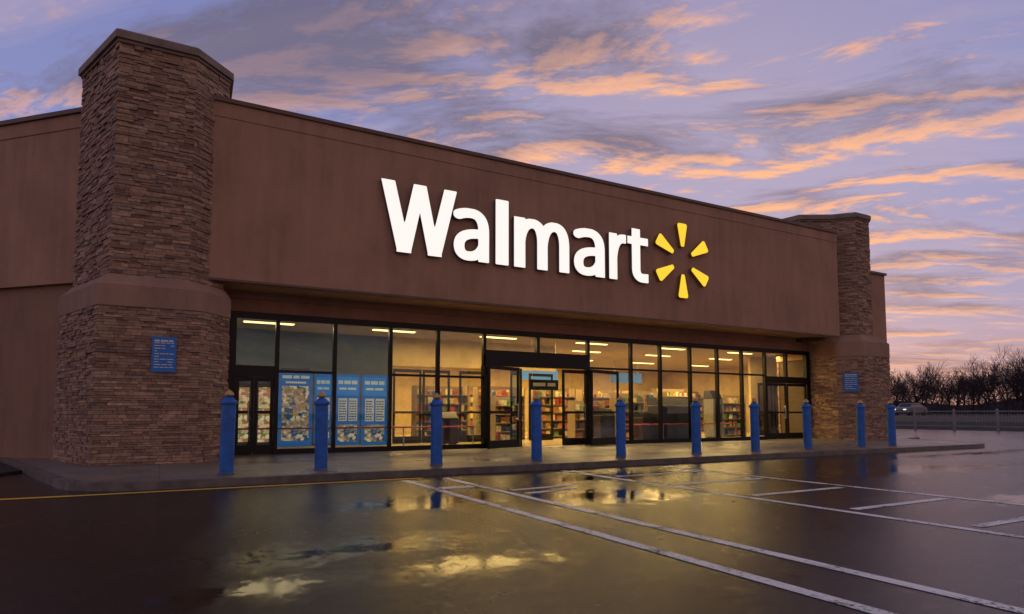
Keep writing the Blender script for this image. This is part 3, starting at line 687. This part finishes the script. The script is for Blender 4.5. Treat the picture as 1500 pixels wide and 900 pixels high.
g=MB(); g.tube((x0+.1,17.42,z1h),(x0+.1,17.42,CZ),.008,.008,5); g.tube((x1-.1,17.42,z1h),(x1-.1,17.42,CZ),.008,.008,5); obj('hanger',g,M['steel'],t)
def kiosk(x,y,wd,dp,h,m_,label,cat,pm='greywall'):
    t=thing('kiosk',(x,y,.13),label,cat)
    g=MB(); g.box(x-wd/2,y-dp/2,.2,x+wd/2,y+dp/2,.13+h*.82); obj('body',g,m_,t,bevel=.03)
    g=MB(); g.add([(x-wd/2+.01,y-dp/2+.02,.131+h*.82),(x+wd/2-.01,y-dp/2+.02,.131+h*.82),(x+wd/2-.01,y+dp/2,.131+h*.82),(x-wd/2+.01,y+dp/2,.131+h*.82),(x-wd/2+.03,y-.05,.13+h),(x+wd/2-.03,y-.05,.13+h),(x+wd/2-.03,y+dp/2,.13+h),(x-wd/2+.03,y+dp/2,.13+h)],[(0,3,2,1),(4,5,6,7),(0,1,5,4),(1,2,6,5),(2,3,7,6),(3,0,4,7)]); obj('top',g,M['black'],t)
    g=MB(); g.box(x-wd/2+.08,y-dp/2-.008,.75,x+wd/2-.08,y-dp/2-.002,h*.78); obj('front_panel',g,M[pm],t)
    for s in (-1,1):
        g=MB(); g.box(x+s*(wd/2-.1)-.04,y-dp/2+.05,.13,x+s*(wd/2-.1)+.04,y+dp/2-.05,.2); obj('foot',g,M['black'],t)
kiosk(gx(884,17),17,.6,.5,1.1,M['dkred'],'dark drinks kiosk just right of the main doors','kiosk')
kiosk(gx(944,17),17,.6,.5,1.0,M['dkred'],'second dark kiosk behind the low red rail','kiosk')
kiosk(gx(985,16.75),16.75,1.7,.7,1.5,M['black'],'wide black machine behind the window right of the doors','machine','black')
kiosk(gx(1045,17.2),17.2,.5,.5,1.8,M['panelgrey'],'tall grey cabinet inside the far right windows','cabinet')
kiosk(gx(655,17.4),17.4,.55,.5,1.0,M['dkred'],'dark display bin inside the window left of the main doors','display bin')
for i,(x,y,m_,lab) in enumerate(((14,23,'pblue','blue aisle board hanging deep inside, over the doorway shelves'),(19,23.4,'pblue','blue aisle board hanging deep inside, right of the doorway'))):
    t=thing('aisle_board',(x,y,2.5),lab,'aisle board')
    g=MB(); g.box(x-.9,y,2.5,x+.9,y+.04,2.95); obj('panel',g,M[m_],t)
    g=MB(); g.tube((x-.7,y+.02,2.95),(x-.7,y+.02,CZ),.01,.01,5); g.tube((x+.7,y+.02,2.95),(x+.7,y+.02,CZ),.01,.01,5); obj('hanger',g,M['steel'],t)
# ------------------------------------------------------------ fence
t=thing('fence',(45,20,0),'long grey metal rail fence at the far edge of the lot','fence')
g=MB()
for zz_ in (.25,1.2): g.box(44.97,-10,zz_-.035,45.03,75,zz_+.035)
g.box(44.98,-10,.62,45.02,75,.66)
obj('rail',g,M['fence'],t)
for i in range(35):
    y=-9.5+i*2.45; g=MB(); g.box(44.93,y-.05,0,45.07,y+.05,1.3); g.add([(44.92,y-.06,1.3),(45.08,y-.06,1.3),(45.08,y+.06,1.3),(44.92,y+.06,1.3),(45,y,1.36)],[(0,1,4),(1,2,4),(2,3,4),(3,0,4)]); obj('post',g,M['fence'],t)
g=MB(); y=-9.5
while y<75: g.box(44.995,y,.28,45.005,y+.01,1.17); y+=.16
obj('pickets',g,M['fence'],t)
# ------------------------------------------------------------ car
cx,cy=(78,43.5)
t=thing('parked_car',(cx,cy,.8),'small grey car beyond the far fence beside the trees','car')
def carbody():
    g=MB(); prof=[(-2.1,.3),(-2.15,.7),(-1.9,.95),(-1.2,1.02),(-.6,1.45),(.7,1.48),(1.5,1.05),(2.05,.95),(2.12,.5),(2.05,.28)]
    n=len(prof)
    vs=[(cx+p[0],cy-.85+(.12 if p[1]>1.1 else 0),.78+p[1]) for p in prof]+[(cx+p[0],cy+.85-(.12 if p[1]>1.1 else 0),.78+p[1]) for p in prof]
    g.add(vs,[tuple(range(n)),tuple(range(n,2*n))[::-1]]+[(i,n+i,n+(i+1)%n,(i+1)%n) for i in range(n)])
    return g
b_=obj('body',carbody(),M['carpaint'],t,bevel=.04)
g=MB(); g.box(cx-.75,cy-.80,1.85,cx+.9,cy+.80,2.14); obj('side_window',g,M['carglass'],t)
g=MB(); g.add([(cx-1.18,cy-.65,1.83),(cx-1.18,cy+.65,1.83),(cx-.66,cy+.6,2.2),(cx-.66,cy-.6,2.2)],[(0,1,2,3)]); obj('windscreen',g,M['carglass'],t)
for sx in (-1.35,1.3):
    for sy in (-.86,.86):
        g=MB(); g.tube((cx+sx,cy+sy-.1,1.08),(cx+sx,cy+sy+.1,1.08),.32,.32,18); obj('wheel',g,M['tyre'],t)
for sy in (-.6,.6):
    g=MB(); g.box(cx-2.18,cy+sy-.16,1.42,cx-2.1,cy+sy+.16,1.56); obj('headlight',g,M['head'],t)
# ------------------------------------------------------------ bare trees
def tree_mesh(seed,h):
    rg=random.Random(seed); tr_=MB(); cr=MB()
    def br(p,d,L,r,lev):
        seg=3; q=Vector(p); dd=Vector(d); pts=[q.copy()]
        for i in range(seg):
            dd=(dd+Vector((rg.uniform(-.2,.2),rg.uniform(-.2,.2),rg.uniform(-.03,.2)))).normalized(); q=q+dd*L/seg; pts.append(q.copy())
        for i in range(seg):
            (tr_ if lev==0 else cr).tube(pts[i],pts[i+1],max(.013,r*(1-i*.22)),max(.011,r*(1-(i+1)*.22)),5 if lev<2 else 3)
        if lev>=5: return
        k=rg.choice((3,3,4)) if lev else 6
        for j in range(k):
            t_=rg.uniform(.2,1.0) if j<k-1 else 1.0; idx=min(seg-1,int(t_*seg)); pp=pts[idx].lerp(pts[idx+1],t_*seg-idx if t_<1 else 1)
            a=rg.uniform(0,6.28); sp_=rg.uniform(.4,1.1)*(1 if j<k-1 else .3); u=dd.orthogonal().normalized(); w_=dd.cross(u)
            nd=(dd+(u*math.cos(a)+w_*math.sin(a))*sp_).normalized()
            br(pp,nd,L*rg.uniform(.55,.92),r*.52,lev+1)
    br((0,0,0),(0,0,1),h*.28,h*.02,0)
    return tr_,cr
TM=[tree_mesh(s,9) for s in (2,5,8,12,21)]
tp=[]
for tm in TM:
    t=thing('bare_tree',(0,0,0),'x','tree','bare trees beyond the fence')
    obj('trunk',tm[0],M['bark'],t); obj('crown',tm[1],M['twigs'],t); tp.append(t)
tl_=[(1300,96,.75),(1314,90,.85),(1326,84,.75),(1340,90,1.0),(1351,100,.9),(1362,86,1.05),(1375,97,.95),(1388,90,.85),(1400,96,1.0),(1412,86,.8),(1424,99,.95),(1436,90,.9),(1448,96,1.1),(1460,86,.95),(1472,96,1.25),(1484,88,1.05),(1496,98,1.35),(1510,84,1.1),(1535,84,1.15),(1560,88,1.1),(1595,84,1.1),(1640,88,1.15)]
ord_=['first','second','third','fourth','fifth','sixth','seventh','eighth','ninth','tenth','eleventh','twelfth','thirteenth','fourteenth','fifteenth','sixteenth','seventeenth','eighteenth','nineteenth','twentieth','twenty-first','twenty-second']
for i,(p,D,s) in enumerate(tl_):
    lat=(p-750)/FPX*D; X=lat*math.cos(TH)+D*math.sin(TH); Y=D*math.cos(TH)-lat*math.sin(TH)
    o=tp[i] if i<5 else copytree(tp[i%5]); o.location=(X,Y,.85); o.rotation_euler=(0,0,rnd.uniform(0,6)); o.scale=(s*1.1,s*1.1,s*1.0)
    o['label']='bare dark tree beyond the fence, %s in the row counted from the shop'%ord_[i]
g=MB(); rg=random.Random(11)
for i in range(42000):
    p=rg.uniform(1240,1760); D=rg.uniform(104,135); lat=(p-750)/FPX*D; X=lat*math.cos(TH)+D*math.sin(TH); Y=D*math.cos(TH)-lat*math.sin(TH)
    hm=5.6+1.2*math.sin(p*.05)+1.0*math.sin(p*.13+1)+.8*math.sin(p*.41)+(3.4*max(0,min(1,(p-1420)/60)))
    z_=.7+hm*rg.random()**1.4; s=rg.uniform(.2,.5); v=Vector((rg.gauss(0,.5),rg.gauss(0,.5),rg.gauss(0,1))).normalized()*s; u=v.orthogonal().normalized()*s*.25
    c=Vector((X,Y,z_)); g.add([c-v,c+u,c+v],[(0,1,2)])
tag(obj('scrub',g,M['bushes']),'dark tangled scrub below the bare trees','scrub',kind='stuff')
g=MB(); n=60; vs=[]
for i in range(n+1):
    a=R(20+90*i/n); r=700; hgt=14+5*math.sin(i*.4)+3*math.sin(i*.93+2); x,y=r*math.sin(a),r*math.cos(a); vs+=[(x,y,-5),(x,y,hgt),(x*1.3,y*1.3,-5)]
fs=[]
for i in range(n): k=3*i; fs+=[(k,k+3,k+4,k+1),(k+1,k+4,k+5,k+2)]
g.add(vs,fs); structure('hills',g,M['hill'],'low dark wooded hills on the horizon','hills')
